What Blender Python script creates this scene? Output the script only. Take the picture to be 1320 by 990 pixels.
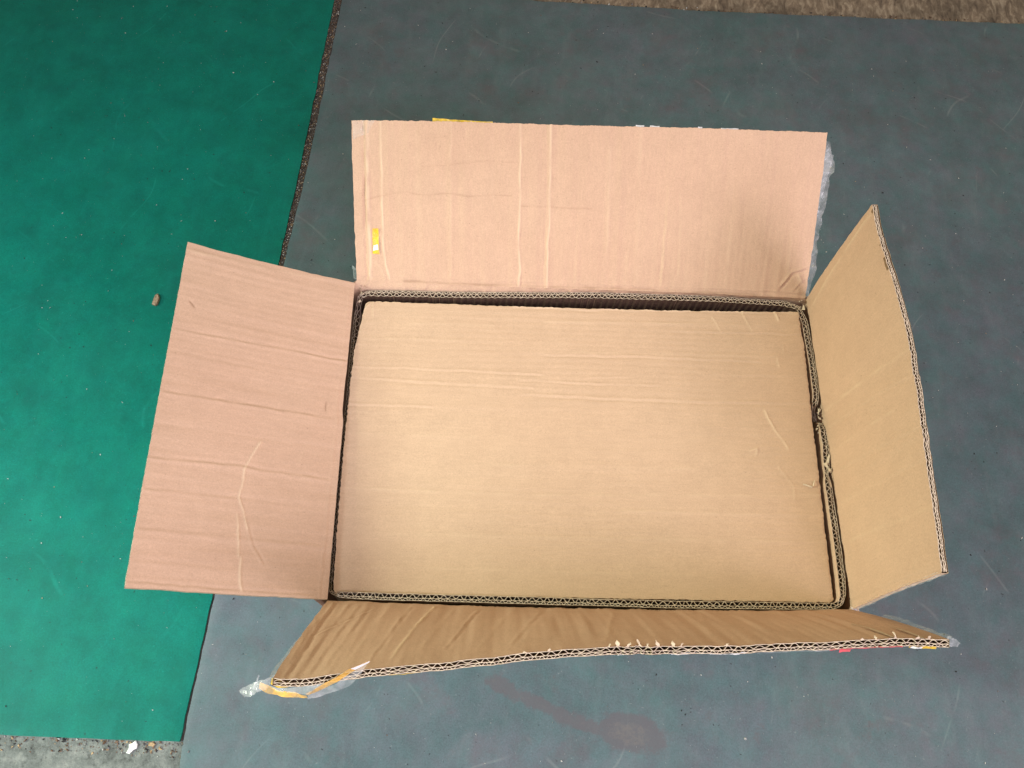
import bpy, math, random
import numpy as np
from mathutils import Matrix, Vector

for o in list(bpy.data.objects):
    bpy.data.objects.remove(o)
scene = bpy.context.scene
COL = scene.collection
R = math.radians
rng = np.random.default_rng(7)
random.seed(7)

# ------------------------------------------------------------------ camera
cam_d = bpy.data.cameras.new("camera")
cam = bpy.data.objects.new("camera", cam_d)
COL.objects.link(cam)
cam_d.sensor_fit = 'HORIZONTAL'
cam_d.sensor_width = 36.0
cam_d.lens = 28.724
cam_d.clip_start = 0.02
cam_d.clip_end = 100
cam.matrix_world = Matrix.Translation((0, 0, 1.23)) @ Matrix.Rotation(R(22.919), 4, 'X') @ Matrix.Rotation(R(6.201), 4, 'Z')
scene.camera = cam

# ------------------------------------------------------------------ light
world = bpy.data.worlds.new("World")
scene.world = world
world.use_nodes = True
bgn = world.node_tree.nodes["Background"]
bgn.inputs[0].default_value = (1.0, 0.87, 0.58, 1)
bgn.inputs[1].default_value = 0.345


def area(name, loc, target, sx, sy, power, col, spread=180):
    d = bpy.data.lights.new(name, 'AREA')
    d.shape = 'RECTANGLE'
    d.size, d.size_y = sx, sy
    d.energy = power
    d.color = col
    d.spread = R(spread)
    o = bpy.data.objects.new(name, d)
    COL.objects.link(o)
    o.location = loc
    o.rotation_euler = (Vector(target) - Vector(loc)).to_track_quat('-Z', 'Y').to_euler()
    return o


# low daylight through an opening on the left, and a wide opening behind the photographer
area("daylight_left", (-4.0, -0.35, 2.05), (-0.1, -0.1, 0.1), 0.9, 0.55, 11.0, (0.90, 1.0, 0.76), 34)
area("daylight_front", (0.5, -1.15, 3.0), (0.15, 0.05, 0.2), 1.7, 1.2, 10.0, (0.88, 0.82, 1.0), 78)
area("daylight_right", (2.2, -1.6, 2.4), (0.3, 0.25, 0.2), 2.0, 1.6, 26.0, (1.0, 0.90, 1.0), 85)
area("daylight_door", (-1.9, -0.7, 2.4), (-0.92, 0.22, 0.0), 0.8, 0.8, 4.2, (0.75, 0.90, 1.0), 38)
area("warm_fill_back", (0.2, 2.6, 4.0), (0.1, 0.25, 0.3), 1.4, 1.0, 1.8, (1.0, 0.82, 0.35), 40)  # warm lamp added behind the box to brighten the front flap

scene.view_settings.view_transform = 'Standard'
scene.view_settings.look = 'None'
scene.view_settings.gamma = 1
scene.view_settings.use_curve_mapping = False
scene.view_settings.exposure = -0.03
scene.render.engine = 'CYCLES'
scene.render.resolution_x = 1024
scene.render.resolution_y = 768

# ------------------------------------------------------------------ numpy helpers


def smooth_noise(x, y, seed):
    """value noise on arrays, about -1..1"""
    r = np.random.default_rng(seed)
    T = r.random((256, 256)) * 2 - 1
    xi = np.floor(x).astype(int); yi = np.floor(y).astype(int)
    fx = x - xi; fy = y - yi
    fx = fx * fx * (3 - 2 * fx); fy = fy * fy * (3 - 2 * fy)
    a = T[xi % 256, yi % 256]; b = T[(xi + 1) % 256, yi % 256]
    c = T[xi % 256, (yi + 1) % 256]; d = T[(xi + 1) % 256, (yi + 1) % 256]
    return (a * (1 - fx) + b * fx) * (1 - fy) + (c * (1 - fx) + d * fx) * fy


def fbm(x, y, seed, n=4):
    s = 0; k = 1.0
    for i in range(n):
        s = s + k * smooth_noise(x * 2 ** i, y * 2 ** i, seed + i)
        k *= 0.5
    return s / 1.9


def seg_dist(X, Y, pts):
    """distance, signed distance and arc fraction to a polyline"""
    best = np.full(X.shape, 1e9); sg = np.zeros(X.shape); tt = np.zeros(X.shape)
    L = [math.dist(pts[i], pts[i + 1]) for i in range(len(pts) - 1)]
    tot = sum(L) or 1; acc = 0
    for i in range(len(pts) - 1):
        (x0, y0), (x1, y1) = pts[i], pts[i + 1]
        dx, dy = x1 - x0, y1 - y0
        l2 = dx * dx + dy * dy + 1e-12
        t = np.clip(((X - x0) * dx + (Y - y0) * dy) / l2, 0, 1)
        ex, ey = X - x0 - t * dx, Y - y0 - t * dy
        d = np.hypot(ex, ey)
        s = np.sign(dx * ey - dy * ex) * d
        m = d < best
        best = np.where(m, d, best); sg = np.where(m, s, sg); tt = np.where(m, (acc + t * L[i]) / tot, tt)
        acc += L[i]
    return best, sg, tt, tot


def crease_field(X, Y, creases, sx, sy, seed):
    """displacement in metres and wear (0..1) from a list of (polyline, amp mm, width mm, kind)"""
    d = np.zeros(X.shape); wear = np.zeros(X.shape)
    for k, (pts, amp, wid, kind) in enumerate(creases):
        P = [(p[0] * sx, p[1] * sy) for p in pts]
        jx = smooth_noise(X * 90 + k * 7.3, Y * 90, seed + k) * 0.0007 + smooth_noise(X * 35 + k * 3.3, Y * 35, seed + k + 7) * (0.0016 if wid < 1.6 else 0.0005)
        di, sg, t, tot = seg_dist(X + jx, Y + jx, P)
        w = wid * 0.001
        mod = 0.75 + 0.45 * smooth_noise(t * tot * 60 + k * 3.1, np.zeros_like(t) + k, seed + 50)
        end = np.clip(np.minimum(t, 1 - t) * tot / (3 * w) + 0.25, 0, 1)
        g = np.exp(-(di / w) ** 2)
        a = amp * 0.001 * mod * end
        if kind == 'r':
            d += 1.25 * a * g
            wear += np.exp(-(di / (0.6 * w)) ** 2) * end * np.clip(mod - 0.25, 0, 1) * min(1, amp) * 0.75
        elif kind == 'w':
            d += 1.4 * a * g
            wear += 1.1 * np.exp(-(di / (0.75 * w)) ** 2) * end * np.clip(mod + 0.1, 0, 1.2)
        elif kind == 'g':
            d -= a * g
            wear -= g * end * mod * min(1, amp) * 0.9
        else:
            d += a * 2.1 * (sg / w) * np.exp(-(sg / w) ** 2) * np.where(di < 4 * w, 1, 0) * np.where(np.abs(np.abs(sg) - di) < 1e-6, 1, 0)
            wear += 0.14 * np.exp(-((di) / (w * 0.7)) ** 2) * end * mod * min(1, amp)
    return d, np.clip(wear, -1, 1)


def resample(pts, n, sm=0.0):
    """n points evenly along a polyline, optionally smoothed by sm metres"""
    P = np.array(pts, float)
    l = np.r_[0, np.cumsum(np.linalg.norm(np.diff(P, axis=0), axis=1))]
    t = np.linspace(0, l[-1], n)
    Q = np.stack([np.interp(t, l, P[:, i]) for i in range(P.shape[1])], 1)
    if sm > 0:
        k = max(1, int(sm / (l[-1] / n)))
        for _ in range(3):
            pad = np.r_[2 * Q[:1] - Q[1:k + 1][::-1], Q, 2 * Q[-1:] - Q[-k - 1:-1][::-1]]
            ker = np.ones(2 * k + 1) / (2 * k + 1)
            Q = np.stack([np.convolve(pad[:, i], ker, 'valid') for i in range(Q.shape[1])], 1)
    return Q


class MB:
    """collects geometry for one mesh"""

    def __init__(s):
        s.v = []; s.f = []; s.m = []; s.a = []; s.n = 0

    def add(s, verts, faces, mat=0, wear=None):
        verts = np.asarray(verts, float).reshape(-1, 3)
        s.v.append(verts)
        s.a.append(np.zeros(len(verts)) if wear is None else np.asarray(wear, float).ravel())
        for f in faces:
            s.f.append([int(i) + s.n for i in f])
        s.m += [mat] * len(faces)
        s.n += len(verts)

    def grid(s, G, mat=0, wear=None, flip=False):
        nu, nv = G.shape[:2]
        I = np.arange(nu * nv).reshape(nu, nv)
        q = np.stack([I[:-1, :-1], I[1:, :-1], I[1:, 1:], I[:-1, 1:]], -1).reshape(-1, 4)
        if flip:
            q = q[:, ::-1]
        s.add(G.reshape(-1, 3), q.tolist(), mat, wear)

    def build(s, name, mats, parent=None, smooth=True):
        me = bpy.data.meshes.new(name)
        V = np.concatenate(s.v)
        me.from_pydata(V.tolist(), [], s.f)
        for m in mats:
            me.materials.append(m)
        me.polygons.foreach_set('material_index', np.array(s.m, dtype=np.int32))
        me.polygons.foreach_set('use_smooth', np.full(len(s.f), smooth))
        at = me.attributes.new('wear', 'FLOAT', 'POINT')
        at.data.foreach_set('value', np.concatenate(s.a).astype(np.float32))
        me.update()
        o = bpy.data.objects.new(name, me)
        COL.objects.link(o)
        if parent:
            o.parent = parent
        return o


def tag(o, label=None, cat=None, group=None, kind=None):
    for k, v in (('label', label), ('category', cat), ('group', group), ('kind', kind)):
        if v:
            o[k] = v
    return o


def empty(name, loc=(0, 0, 0), rz=0):
    o = bpy.data.objects.new(name, None)
    COL.objects.link(o)
    o.location = loc
    o.rotation_euler = (0, 0, rz)
    return o


# ------------------------------------------------------------------ materials


class NT:
    def __init__(s, name):
        s.mat = bpy.data.materials.new(name)
        s.mat.use_nodes = True
        s.t = s.mat.node_tree
        s.b = s.t.nodes['Principled BSDF']
        s.out = s.t.nodes['Material Output']
        s.tc = s.t.nodes.new('ShaderNodeTexCoord')

    def n(s, typ, **kw):
        nd = s.t.nodes.new(typ)
        for k, v in kw.items():
            setattr(nd, k, v)
        return nd

    def l(s, a, b):
        s.t.links.new(a, b)

    def coord(s, scale=(1, 1, 1), rot=(0, 0, 0)):
        m = s.n('ShaderNodeMapping')
        m.inputs['Scale'].default_value = scale
        m.inputs['Rotation'].default_value = rot
        s.l(s.tc.outputs['Object'], m.inputs[0])
        return m.outputs[0]

    def noise(s, scale, detail=3, rough=0.5, vec=None, dist=0.0):
        nd = s.n('ShaderNodeTexNoise')
        nd.inputs['Scale'].default_value = scale
        nd.inputs['Detail'].default_value = detail
        nd.inputs['Roughness'].default_value = rough
        nd.inputs['Distortion'].default_value = dist
        s.l(vec if vec is not None else s.tc.outputs['Object'], nd.inputs['Vector'])
        return nd.outputs[0]

    def ramp(s, fac, stops):
        nd = s.n('ShaderNodeValToRGB')
        e = nd.color_ramp.elements
        while len(e) < len(stops):
            e.new(0.5)
        for el, (p, c) in zip(e, stops):
            el.position = p
            el.color = (c, c, c, 1) if isinstance(c, (int, float)) else (*c, 1)
        s.l(fac, nd.inputs[0])
        return nd.outputs[0]

    def mix(s, fac, a, b, mode='MIX'):
        nd = s.n('ShaderNodeMix', data_type='RGBA', blend_type=mode)
        for inp, val in ((nd.inputs[0], fac), (nd.inputs[6], a), (nd.inputs[7], b)):
            if isinstance(val, (int, float)):
                inp.default_value = val if inp.type == 'VALUE' else (val, val, val, 1)
            elif isinstance(val, tuple):
                inp.default_value = (*val, 1)
            else:
                s.l(val, inp)
        return nd.outputs[2]

    def math(s, op, a, b=0.0, clamp=False):
        nd = s.n('ShaderNodeMath', operation=op, use_clamp=clamp)
        for i, val in enumerate((a, b)):
            if isinstance(val, (int, float)):
                nd.inputs[i].default_value = val
            else:
                s.l(val, nd.inputs[i])
        return nd.outputs[0]

    def attr(s, name):
        nd = s.n('ShaderNodeAttribute', attribute_name=name)
        return nd.outputs['Fac']

    def bump(s, h, strength, dist, prev=None):
        nd = s.n('ShaderNodeBump')
        nd.inputs['Strength'].default_value = strength
        nd.inputs['Distance'].default_value = dist
        s.l(h, nd.inputs['Height'])
        if prev is not None:
            s.l(prev, nd.inputs['Normal'])
        return nd.outputs[0]


def cardboard(name, c0, c1, stretch):
    m = NT(name)
    big = m.ramp(m.noise(5.0, 4, 0.55), [(0.34, c0), (0.68, c1)])
    cloud = m.ramp(m.noise(38, 4, 0.6), [(0.3, 0.965), (0.7, 1.03)])
    fib = m.ramp(m.noise(1.0, 3, 0.6, m.coord(stretch)), [(0.3, 0.965), (0.7, 1.035)])
    col = m.mix(1.0, big, cloud, 'MULTIPLY')
    col = m.mix(1.0, col, fib, 'MULTIPLY')
    grain = m.ramp(m.noise(620, 3, 0.75), [(0.25, 0.86), (0.75, 1.13)])
    col = m.mix(1.0, col, grain, 'MULTIPLY')
    fleck = m.ramp(m.noise(520, 1, 0.5), [(0.74, 0.0), (0.80, 0.45)])
    col = m.mix(fleck, col, (0.13, 0.075, 0.04))
    hair = m.ramp(m.noise(1.0, 2, 0.5, m.coord((150, 700, 400), (0.2, 0.3, 0.7))), [(0.70, 0.0), (0.78, 0.35)])
    col = m.mix(hair, col, (0.66, 0.53, 0.38))
    w = m.attr('wear')
    col = m.mix(m.math('MULTIPLY', w, 0.55, True), col, (0.80, 0.64, 0.44))
    col = m.mix(m.math('MULTIPLY', w, -0.7, True), col, (0.20, 0.11, 0.06))
    m.l(col, m.b.inputs['Base Color'])
    m.b.inputs['Roughness'].default_value = 0.78
    m.b.inputs['Specular IOR Level'].default_value = 0.25
    b = m.bump(m.noise(700, 3, 0.6), 0.25, 0.0004)
    b = m.bump(m.noise(120, 3, 0.6), 0.25, 0.0010, b)
    m.l(b, m.b.inputs['Normal'])
    return m.mat


K_A, K_B = (0.540, 0.360, 0.256), (0.560, 0.384, 0.274)
M_KRAFT_X = cardboard('kraft_flutes_across', K_A, K_B, (420, 60, 120))
M_KRAFT_Y = cardboard('kraft_flutes_along', K_A, K_B, (60, 420, 120))


M_KRAFT_S = cardboard('kraft_sheet', (0.520, 0.364, 0.250), (0.538, 0.384, 0.266), (60, 420, 120))


def paper(name, c, var=0.25):
    m = NT(name)
    k = m.ramp(m.noise(260, 3, 0.6), [(0.3, 1 - var), (0.7, 1 + var * 0.6)])
    m.l(m.mix(1.0, c, k, 'MULTIPLY'), m.b.inputs['Base Color'])
    m.b.inputs['Roughness'].default_value = 0.85
    m.b.inputs['Specular IOR Level'].default_value = 0.2
    return m.mat


M_FLUTE = paper('fluting_paper', (0.56, 0.46, 0.365))
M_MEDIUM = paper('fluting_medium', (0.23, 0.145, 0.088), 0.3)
M_DARKFACING = paper('dark_brown_facing', (0.10, 0.058, 0.040), 0.35)  # darker brown, used on the liner facings along the back only
M_EDGE = paper('cut_board_edge', (0.50, 0.37, 0.25))
M_TORN = paper('torn_paper', (0.58, 0.47, 0.35), 0.2)
M_WHITEPAPER = paper('white_paper', (0.80, 0.80, 0.80), 0.10)


def film(name, col, alpha, rough=0.18):
    m = NT(name)
    m.b.inputs['Base Color'].default_value = (*col, 1)
    m.b.inputs['Roughness'].default_value = rough
    m.b.inputs['Specular IOR Level'].default_value = 0.8
    a = m.ramp(m.noise(90, 3, 0.6), [(0.35, alpha * 0.55), (0.65, min(1, alpha * 1.4))])
    m.l(a, m.b.inputs['Alpha'])
    m.l(m.bump(m.noise(160, 3, 0.6), 0.5, 0.0015), m.b.inputs['Normal'])
    return m.mat


M_CLEAR = film('clear_tape', (0.74, 0.76, 0.78), 0.24)
M_CLEARTHIN = film('clear_tape_thin', (0.80, 0.76, 0.72), 0.20)
M_YELLOW = film('yellow_tape', (0.85, 0.55, 0.02), 0.92, 0.3)
M_AMBER = film('amber_tape', (0.88, 0.50, 0.10), 0.60, 0.22)
M_RED = film('red_tape', (0.82, 0.10, 0.13), 0.95, 0.3)


def mat_rubber(name, c0, c1, dust, stain, spec):
    m = NT(name)
    big = m.ramp(m.noise(2.2, 5, 0.6), [(0.32, c0), (0.70, c1)])
    cloud = m.ramp(m.noise(16, 7, 0.72), [(0.25, 0.76), (0.75, 1.20)])
    col = m.mix(1.0, big, cloud, 'MULTIPLY')
    fine = m.ramp(m.noise(430, 3, 0.75), [(0.25, 0.74), (0.75, 1.24)])
    col = m.mix(1.0, col, fine, 'MULTIPLY')
    # dusty film, worn by foot traffic
    d = m.ramp(m.noise(7, 6, 0.7, None, 0.6), [(0.45, 0.0), (0.80, 0.24)])
    col = m.mix(d, col, dust)
    # hair-line scuffs in two directions
    for k, (rot, sc) in enumerate((((0, 0, 0.5), (9, 1300, 1)), ((0, 0, -0.9), (7, 1100, 1)), ((0, 0, 1.25), (11, 1200, 1)))):
        s = m.ramp(m.noise(1.0, 2, 0.5, m.coord(sc, rot)), [(0.72, 0.0), (0.78, 0.22)])
        patch = m.ramp(m.noise(5 + k, 2, 0.5), [(0.58, 0.0), (0.70, 1.0)])
        col = m.mix(m.math('MULTIPLY', s, patch), col, dust)
    for k, (sc, rt) in enumerate(((3.1, 0.4), (2.3, 2.1))):
        wv = m.n('ShaderNodeTexWave')
        wv.inputs['Scale'].default_value = sc
        wv.inputs['Distortion'].default_value = 9.0
        wv.inputs['Detail'].default_value = 2.0
        wv.inputs['Detail Scale'].default_value = 0.8
        m.l(m.coord((1, 1, 1), (0, 0, rt)), wv.inputs['Vector'])
        ln = m.ramp(wv.outputs['Fac'], [(0.9985, 0.0), (0.9998, 0.5)])
        gate = m.ramp(m.noise(8 + 3 * k, 3, 0.6), [(0.56, 0.0), (0.64, 1.0)])
        col = m.mix(m.math('MULTIPLY', ln, gate), col, dust)
    dk = m.ramp(m.noise(11, 7, 0.75), [(0.52, 0.0), (0.70, 0.60)])
    col = m.mix(dk, col, stain)
    w = m.attr('wear')
    wn = m.math('ADD', w, m.math('MULTIPLY', m.math('SUBTRACT', m.noise(45, 6, 0.72), 0.5), 1.7))
    # blotchy tint, pale scuffs and tiny crumbs
    tint = m.ramp(m.noise(28, 5, 0.7), [(0.32, (0.84, 1.06, 1.02)), (0.68, (1.14, 0.95, 1.01))])
    col = m.mix(0.9, col, tint, 'MULTIPLY')
    smear = m.ramp(m.noise(1.0, 5, 0.7, m.coord((34, 9, 1), (0, 0, 1.35))), [(0.52, 0.0), (0.78, 0.22)])
    col = m.mix(smear, col, dust)
    blk = m.ramp(m.noise(150, 2, 0.5), [(0.735, 0.0), (0.765, 0.8)])
    col = m.mix(blk, col, (0.012, 0.015, 0.018))
    pin = m.ramp(m.noise(300, 1, 0.4), [(0.755, 0.0), (0.79, 0.6)])
    col = m.mix(pin, col, dust)
    wm = m.ramp(wn, [(0.36, 0.0), (0.62, 0.72)])
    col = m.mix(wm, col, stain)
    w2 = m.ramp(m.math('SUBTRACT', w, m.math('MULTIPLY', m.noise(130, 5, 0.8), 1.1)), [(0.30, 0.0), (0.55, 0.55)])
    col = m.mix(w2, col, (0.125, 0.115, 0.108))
    m.l(col, m.b.inputs['Base Color'])
    m.l(m.ramp(m.noise(9, 4, 0.6), [(0.3, 0.42), (0.7, 0.58)]), m.b.inputs['Roughness'])
    m.b.inputs['Specular IOR Level'].default_value = spec
    b = m.bump(m.noise(900, 2, 0.6), 0.25, 0.0004)
    b = m.bump(m.noise(14, 3, 0.5), 0.15, 0.004, b)
    m.l(b, m.b.inputs['Normal'])
    return m.mat


M_GREEN = mat_rubber('green_rubber', (0.0001, 0.116, 0.086), (0.0002, 0.140, 0.105), (0.006, 0.20, 0.155), (0.002, 0.090, 0.070), 0.14)
M_GREY = mat_rubber('grey_rubber', (0.055, 0.098, 0.105), (0.078, 0.100, 0.121), (0.15, 0.185, 0.19), (0.080, 0.074, 0.084), 0.45)


def mat_concrete():
    m = NT('stained_concrete')
    a = m.ramp(m.noise(42, 7, 0.72), [(0.32, (0.055, 0.062, 0.058)), (0.5, (0.13, 0.145, 0.138)), (0.70, (0.24, 0.25, 0.235))])
    pit = m.ramp(m.noise(120, 4, 0.7), [(0.30, 0.45), (0.46, 1.0)])
    a = m.mix(1.0, a, pit, 'MULTIPLY')
    # old brown glue on the far strip
    g = m.ramp(m.noise(1.0, 5, 0.65, m.coord((85, 30, 1)), 0.8), [(0.28, (0.075, 0.055, 0.040)), (0.5, (0.19, 0.145, 0.10)), (0.72, (0.36, 0.30, 0.22))])
    g2 = m.ramp(m.noise(14, 4, 0.6), [(0.38, 0.65), (0.62, 1.15)])
    g = m.mix(1.0, g, g2, 'MULTIPLY')
    sep = m.n('ShaderNodeSeparateXYZ')
    m.l(m.tc.outputs['Object'], sep.inputs[0])
    f = m.math('GREATER_THAN', sep.outputs[1], 0.6)
    col = m.mix(f, a, g)
    m.l(col, m.b.inputs['Base Color'])
    m.b.inputs['Roughness'].default_value = 0.85
    b = m.bump(m.noise(60, 5, 0.7), 0.7, 0.004)
    m.l(b, m.b.inputs['Normal'])
    return m.mat


M_CONC = mat_concrete()


def plain(name, c, rough=0.8):
    m = NT(name)
    k = m.ramp(m.noise(300, 3, 0.6), [(0.3, 0.6), (0.7, 1.3)])
    m.l(m.mix(1.0, c, k, 'MULTIPLY'), m.b.inputs['Base Color'])
    m.b.inputs['Roughness'].default_value = rough
    return m.mat


M_CHIP = plain('chip_brown', (0.30, 0.21, 0.14))
M_DIRT = plain('seam_dirt', (0.045, 0.033, 0.028))
M_G1 = plain('grit_brown', (0.14, 0.085, 0.055))
M_G2 = plain('grit_black', (0.012, 0.012, 0.014))
M_G3 = plain('grit_white', (0.42, 0.42, 0.40))
M_G4 = plain('grit_tan', (0.36, 0.25, 0.14))
M_G5 = plain('grit_grey', (0.16, 0.15, 0.15))
GRITS = [M_G1, M_G2, M_G3, M_G4, M_G5]

# ------------------------------------------------------------------ ground and mats
b = MB()
gx = np.linspace(-2.5, 2.5, 60); gy = np.linspace(-2.0, 3.2, 60)
X, Y = np.meshgrid(gx, gy, indexing='ij')
b.grid(np.stack([X, Y, np.zeros_like(X)], -1))
tag(b.build('concrete_floor', [M_CONC]), 'bare grey stained concrete floor under the rubber mats', None, None, 'structure')

MT = 0.005   # mat thickness
GREEN_EDGE = [(-0.70, -0.389), (-0.0565, -0.3953), (0.0388, -0.3962), (0.1373, -0.3982), (0.7117, -0.4205), (0.9183, -0.4240), (1.1687, -0.4335), (1.3122, -0.4372), (1.9, -0.455)]
GREY_EDGE = [(-0.75, -0.378), (-0.0892, -0.3875), (-0.0465, -0.3915), (0.1375, -0.3950), (0.45, -0.4035), (0.7081, -0.4107), (0.92, -0.4105), (1.1607, -0.4180), (1.3145, -0.4215), (1.9, -0.440)]


def edge_x(E, y):
    e = np.array(E)
    return np.interp(y, e[:, 0], e[:, 1]) + 0.0007 * smooth_noise(y * 45, y * 0 + 3, 91) + 0.0004 * smooth_noise(y * 170, y * 0 + 3, 92)


def build_mat(name, xf, yb, yt, far, n, m, material, wearf, side):
    b = MB()
    t = np.linspace(0, 1, n); s = np.linspace(0, 1, m) ** 1.0
    T, S = np.meshgrid(t, s, indexing='ij')
    # first guess for x to get y, then refine
    Xg = -0.4 + (far + 0.4) * S
    for _ in range(3):
        Yg = yb(Xg) * (1 - T) + yt(Xg) * T
        Xg = xf(Yg) + (far - xf(Yg)) * S
    Z = MT + 0.0006 * fbm(Xg * 6, Yg * 6, 31 + n)
    e = np.minimum(np.minimum(S, 1 - S) * abs(far + 0.4), np.minimum(T, 1 - T) * 1.8)
    Z -= 0.0008 * np.exp(-(e / 0.004))
    G = np.stack([Xg, Yg, Z], -1)
    b.grid(G, 0, wearf(Xg, Yg), flip=not side)
    for ring in (G[0], G[-1], G[:, 0], G[:, -1]):
        low = ring.copy(); low[:, 2] = 0.0003
        b.grid(np.stack([ring, low], 1), 0)
    return b.build(name, [material], None)


def wear_green(X, Y):
    return 0.0 * X


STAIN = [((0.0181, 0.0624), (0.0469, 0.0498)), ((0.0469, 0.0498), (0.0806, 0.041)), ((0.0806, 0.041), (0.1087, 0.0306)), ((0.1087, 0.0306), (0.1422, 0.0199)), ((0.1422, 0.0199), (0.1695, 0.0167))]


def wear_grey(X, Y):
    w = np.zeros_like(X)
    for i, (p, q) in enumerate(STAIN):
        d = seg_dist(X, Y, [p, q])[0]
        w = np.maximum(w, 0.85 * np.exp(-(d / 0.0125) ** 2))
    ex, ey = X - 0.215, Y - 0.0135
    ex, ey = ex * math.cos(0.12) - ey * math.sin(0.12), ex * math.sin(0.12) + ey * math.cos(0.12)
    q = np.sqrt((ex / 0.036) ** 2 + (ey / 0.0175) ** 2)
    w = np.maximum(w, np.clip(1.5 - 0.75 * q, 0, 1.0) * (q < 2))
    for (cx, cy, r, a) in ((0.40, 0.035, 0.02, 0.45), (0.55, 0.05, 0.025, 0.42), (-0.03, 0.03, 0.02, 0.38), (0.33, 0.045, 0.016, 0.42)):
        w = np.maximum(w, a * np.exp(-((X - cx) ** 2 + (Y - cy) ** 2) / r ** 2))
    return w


one = lambda x: np.ones_like(x)
green = build_mat('floor_mat', lambda y: edge_x(GREEN_EDGE, y),
                  lambda x: -0.0578 + (x + 0.395) * 0.063 + 0.0006 * smooth_noise(x * 50, x * 0, 5),
                  lambda x: 1.9 * one(x), -1.7, 300, 190, M_GREEN, wear_green, False)
tag(green, 'bright green rubber floor mat left of the cardboard box', 'floor mat')
grey = build_mat('floor_mat', lambda y: edge_x(GREY_EDGE, y),
                 lambda x: -0.75 * one(x),
                 lambda x: np.interp(x, [-0.5, -0.1158, 0.2968, 0.9767, 1.8], [1.338, 1.3596, 1.3855, 1.4481, 1.52]) + 0.0012 * smooth_noise(x * 40, x * 0, 6) + 0.0006 * smooth_noise(x * 190, x * 0, 7),
                 1.6, 420, 400, M_GREY, wear_grey, True)
tag(grey, 'slate grey rubber floor mat under the cardboard box', 'floor mat')


def flakes(name, pts, sizes, zs, mats_w, flat=0.35, mats=GRITS, seed=3):
    """small irregular solid crumbs"""
    r = np.random.default_rng(seed)
    b = MB()
    for (x, y), s, z in zip(pts, sizes, zs):
        k = r.integers(4, 7)
        ang = np.sort(r.random(k) * 2 * np.pi)
        ell = 0.5 + 0.5 * r.random(); th = r.random() * np.pi
        rad = s * (0.6 + 0.5 * r.random(k))
        px, py = rad * np.cos(ang), rad * np.sin(ang) * ell
        px, py = px * np.cos(th) - py * np.sin(th), px * np.sin(th) + py * np.cos(th)
        h = s * flat * (0.5 + r.random())
        tilt = r.normal(0, 0.25, 2)
        top = np.c_[x + px * 0.8, y + py * 0.8, z + h + px * tilt[0] + py * tilt[1]]
        bot = np.c_[x + px, y + py, np.full(k, z)]
        F = [list(range(k))] + [[i, k + i, k + (i + 1) % k, (i + 1) % k] for i in range(k)]
        b.add(np.r_[top, bot], F, int(r.choice(len(mats), p=mats_w)))
    return b.build(name, mats, None, smooth=False)


# dirt bed in the open joint
ys = np.linspace(-0.056, 1.6, 900)
us = np.linspace(0, 1, 9)
XL, XR = edge_x(GREEN_EDGE, ys), edge_x(GREY_EDGE, ys)
G = np.zeros((len(ys), len(us), 3))
G[..., 0] = XL[:, None] - 0.002 + (XR - XL + 0.004)[:, None] * us[None]
G[..., 1] = ys[:, None]
G[..., 2] = 0.0014 + 0.0010 * fbm(G[..., 0] * 160, G[..., 1] * 160, 12)
b = MB(); b.grid(G)
tag(b.build('joint_dirt', [M_DIRT]), 'dark dirt filling the joint between green and grey mats', None, None, 'stuff')

r = np.random.default_rng(21)
n = 2600
yy = r.random(n) * 0.70 + 0.66
f = 0.06 + 0.88 * r.random(n)
xx = edge_x(GREEN_EDGE, yy) * (1 - f) + edge_x(GREY_EDGE, yy) * f
tag(flakes('joint_grit', np.c_[xx, yy], 0.0005 + 0.0016 * r.random(n) ** 2.5, 0.0012 + 0.002 * r.random(n), [0.32, 0.16, 0.15, 0.17, 0.20], 0.5),
    'crumbly brown grit packed in the joint between the mats', None, None, 'stuff')

# dust and crumbs strewn over the mats
n = 4200
xx = r.random(n) * 2.0 - 1.0; yy = r.random(n) * 1.55 - 0.10
keep = ~((np.abs(xx - 0.1) < 0.28) & (np.abs(yy - 0.34) < 0.2)) & ((xx < edge_x(GREEN_EDGE, yy) - 0.004) | (xx > edge_x(GREY_EDGE, yy) + 0.004)) & ((xx > -0.39) | (yy > -0.05)) & (yy < 1.33)
xx, yy = xx[keep], yy[keep]; n = len(xx)
sz = 0.00045 + 0.0017 * r.random(n) ** 6
w_gr = xx < -0.4
tag(flakes('dust_specks', np.c_[xx[w_gr], yy[w_gr]], sz[w_gr] * 0.9, np.full(w_gr.sum(), MT + 0.0003), [0.10, 0.12, 0.58, 0.06, 0.14], 0.25, seed=4),
    'tiny pale dust specks strewn over the green mat', None, None, 'stuff')
tag(flakes('dust_specks', np.c_[xx[~w_gr], yy[~w_gr]], sz[~w_gr] * 1.1, np.full((~w_gr).sum(), MT + 0.0003), [0.06, 0.42, 0.42, 0.03, 0.07], 0.25, seed=5),
    'tiny dark and pale specks strewn over the grey mat', None, None, 'stuff')

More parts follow.
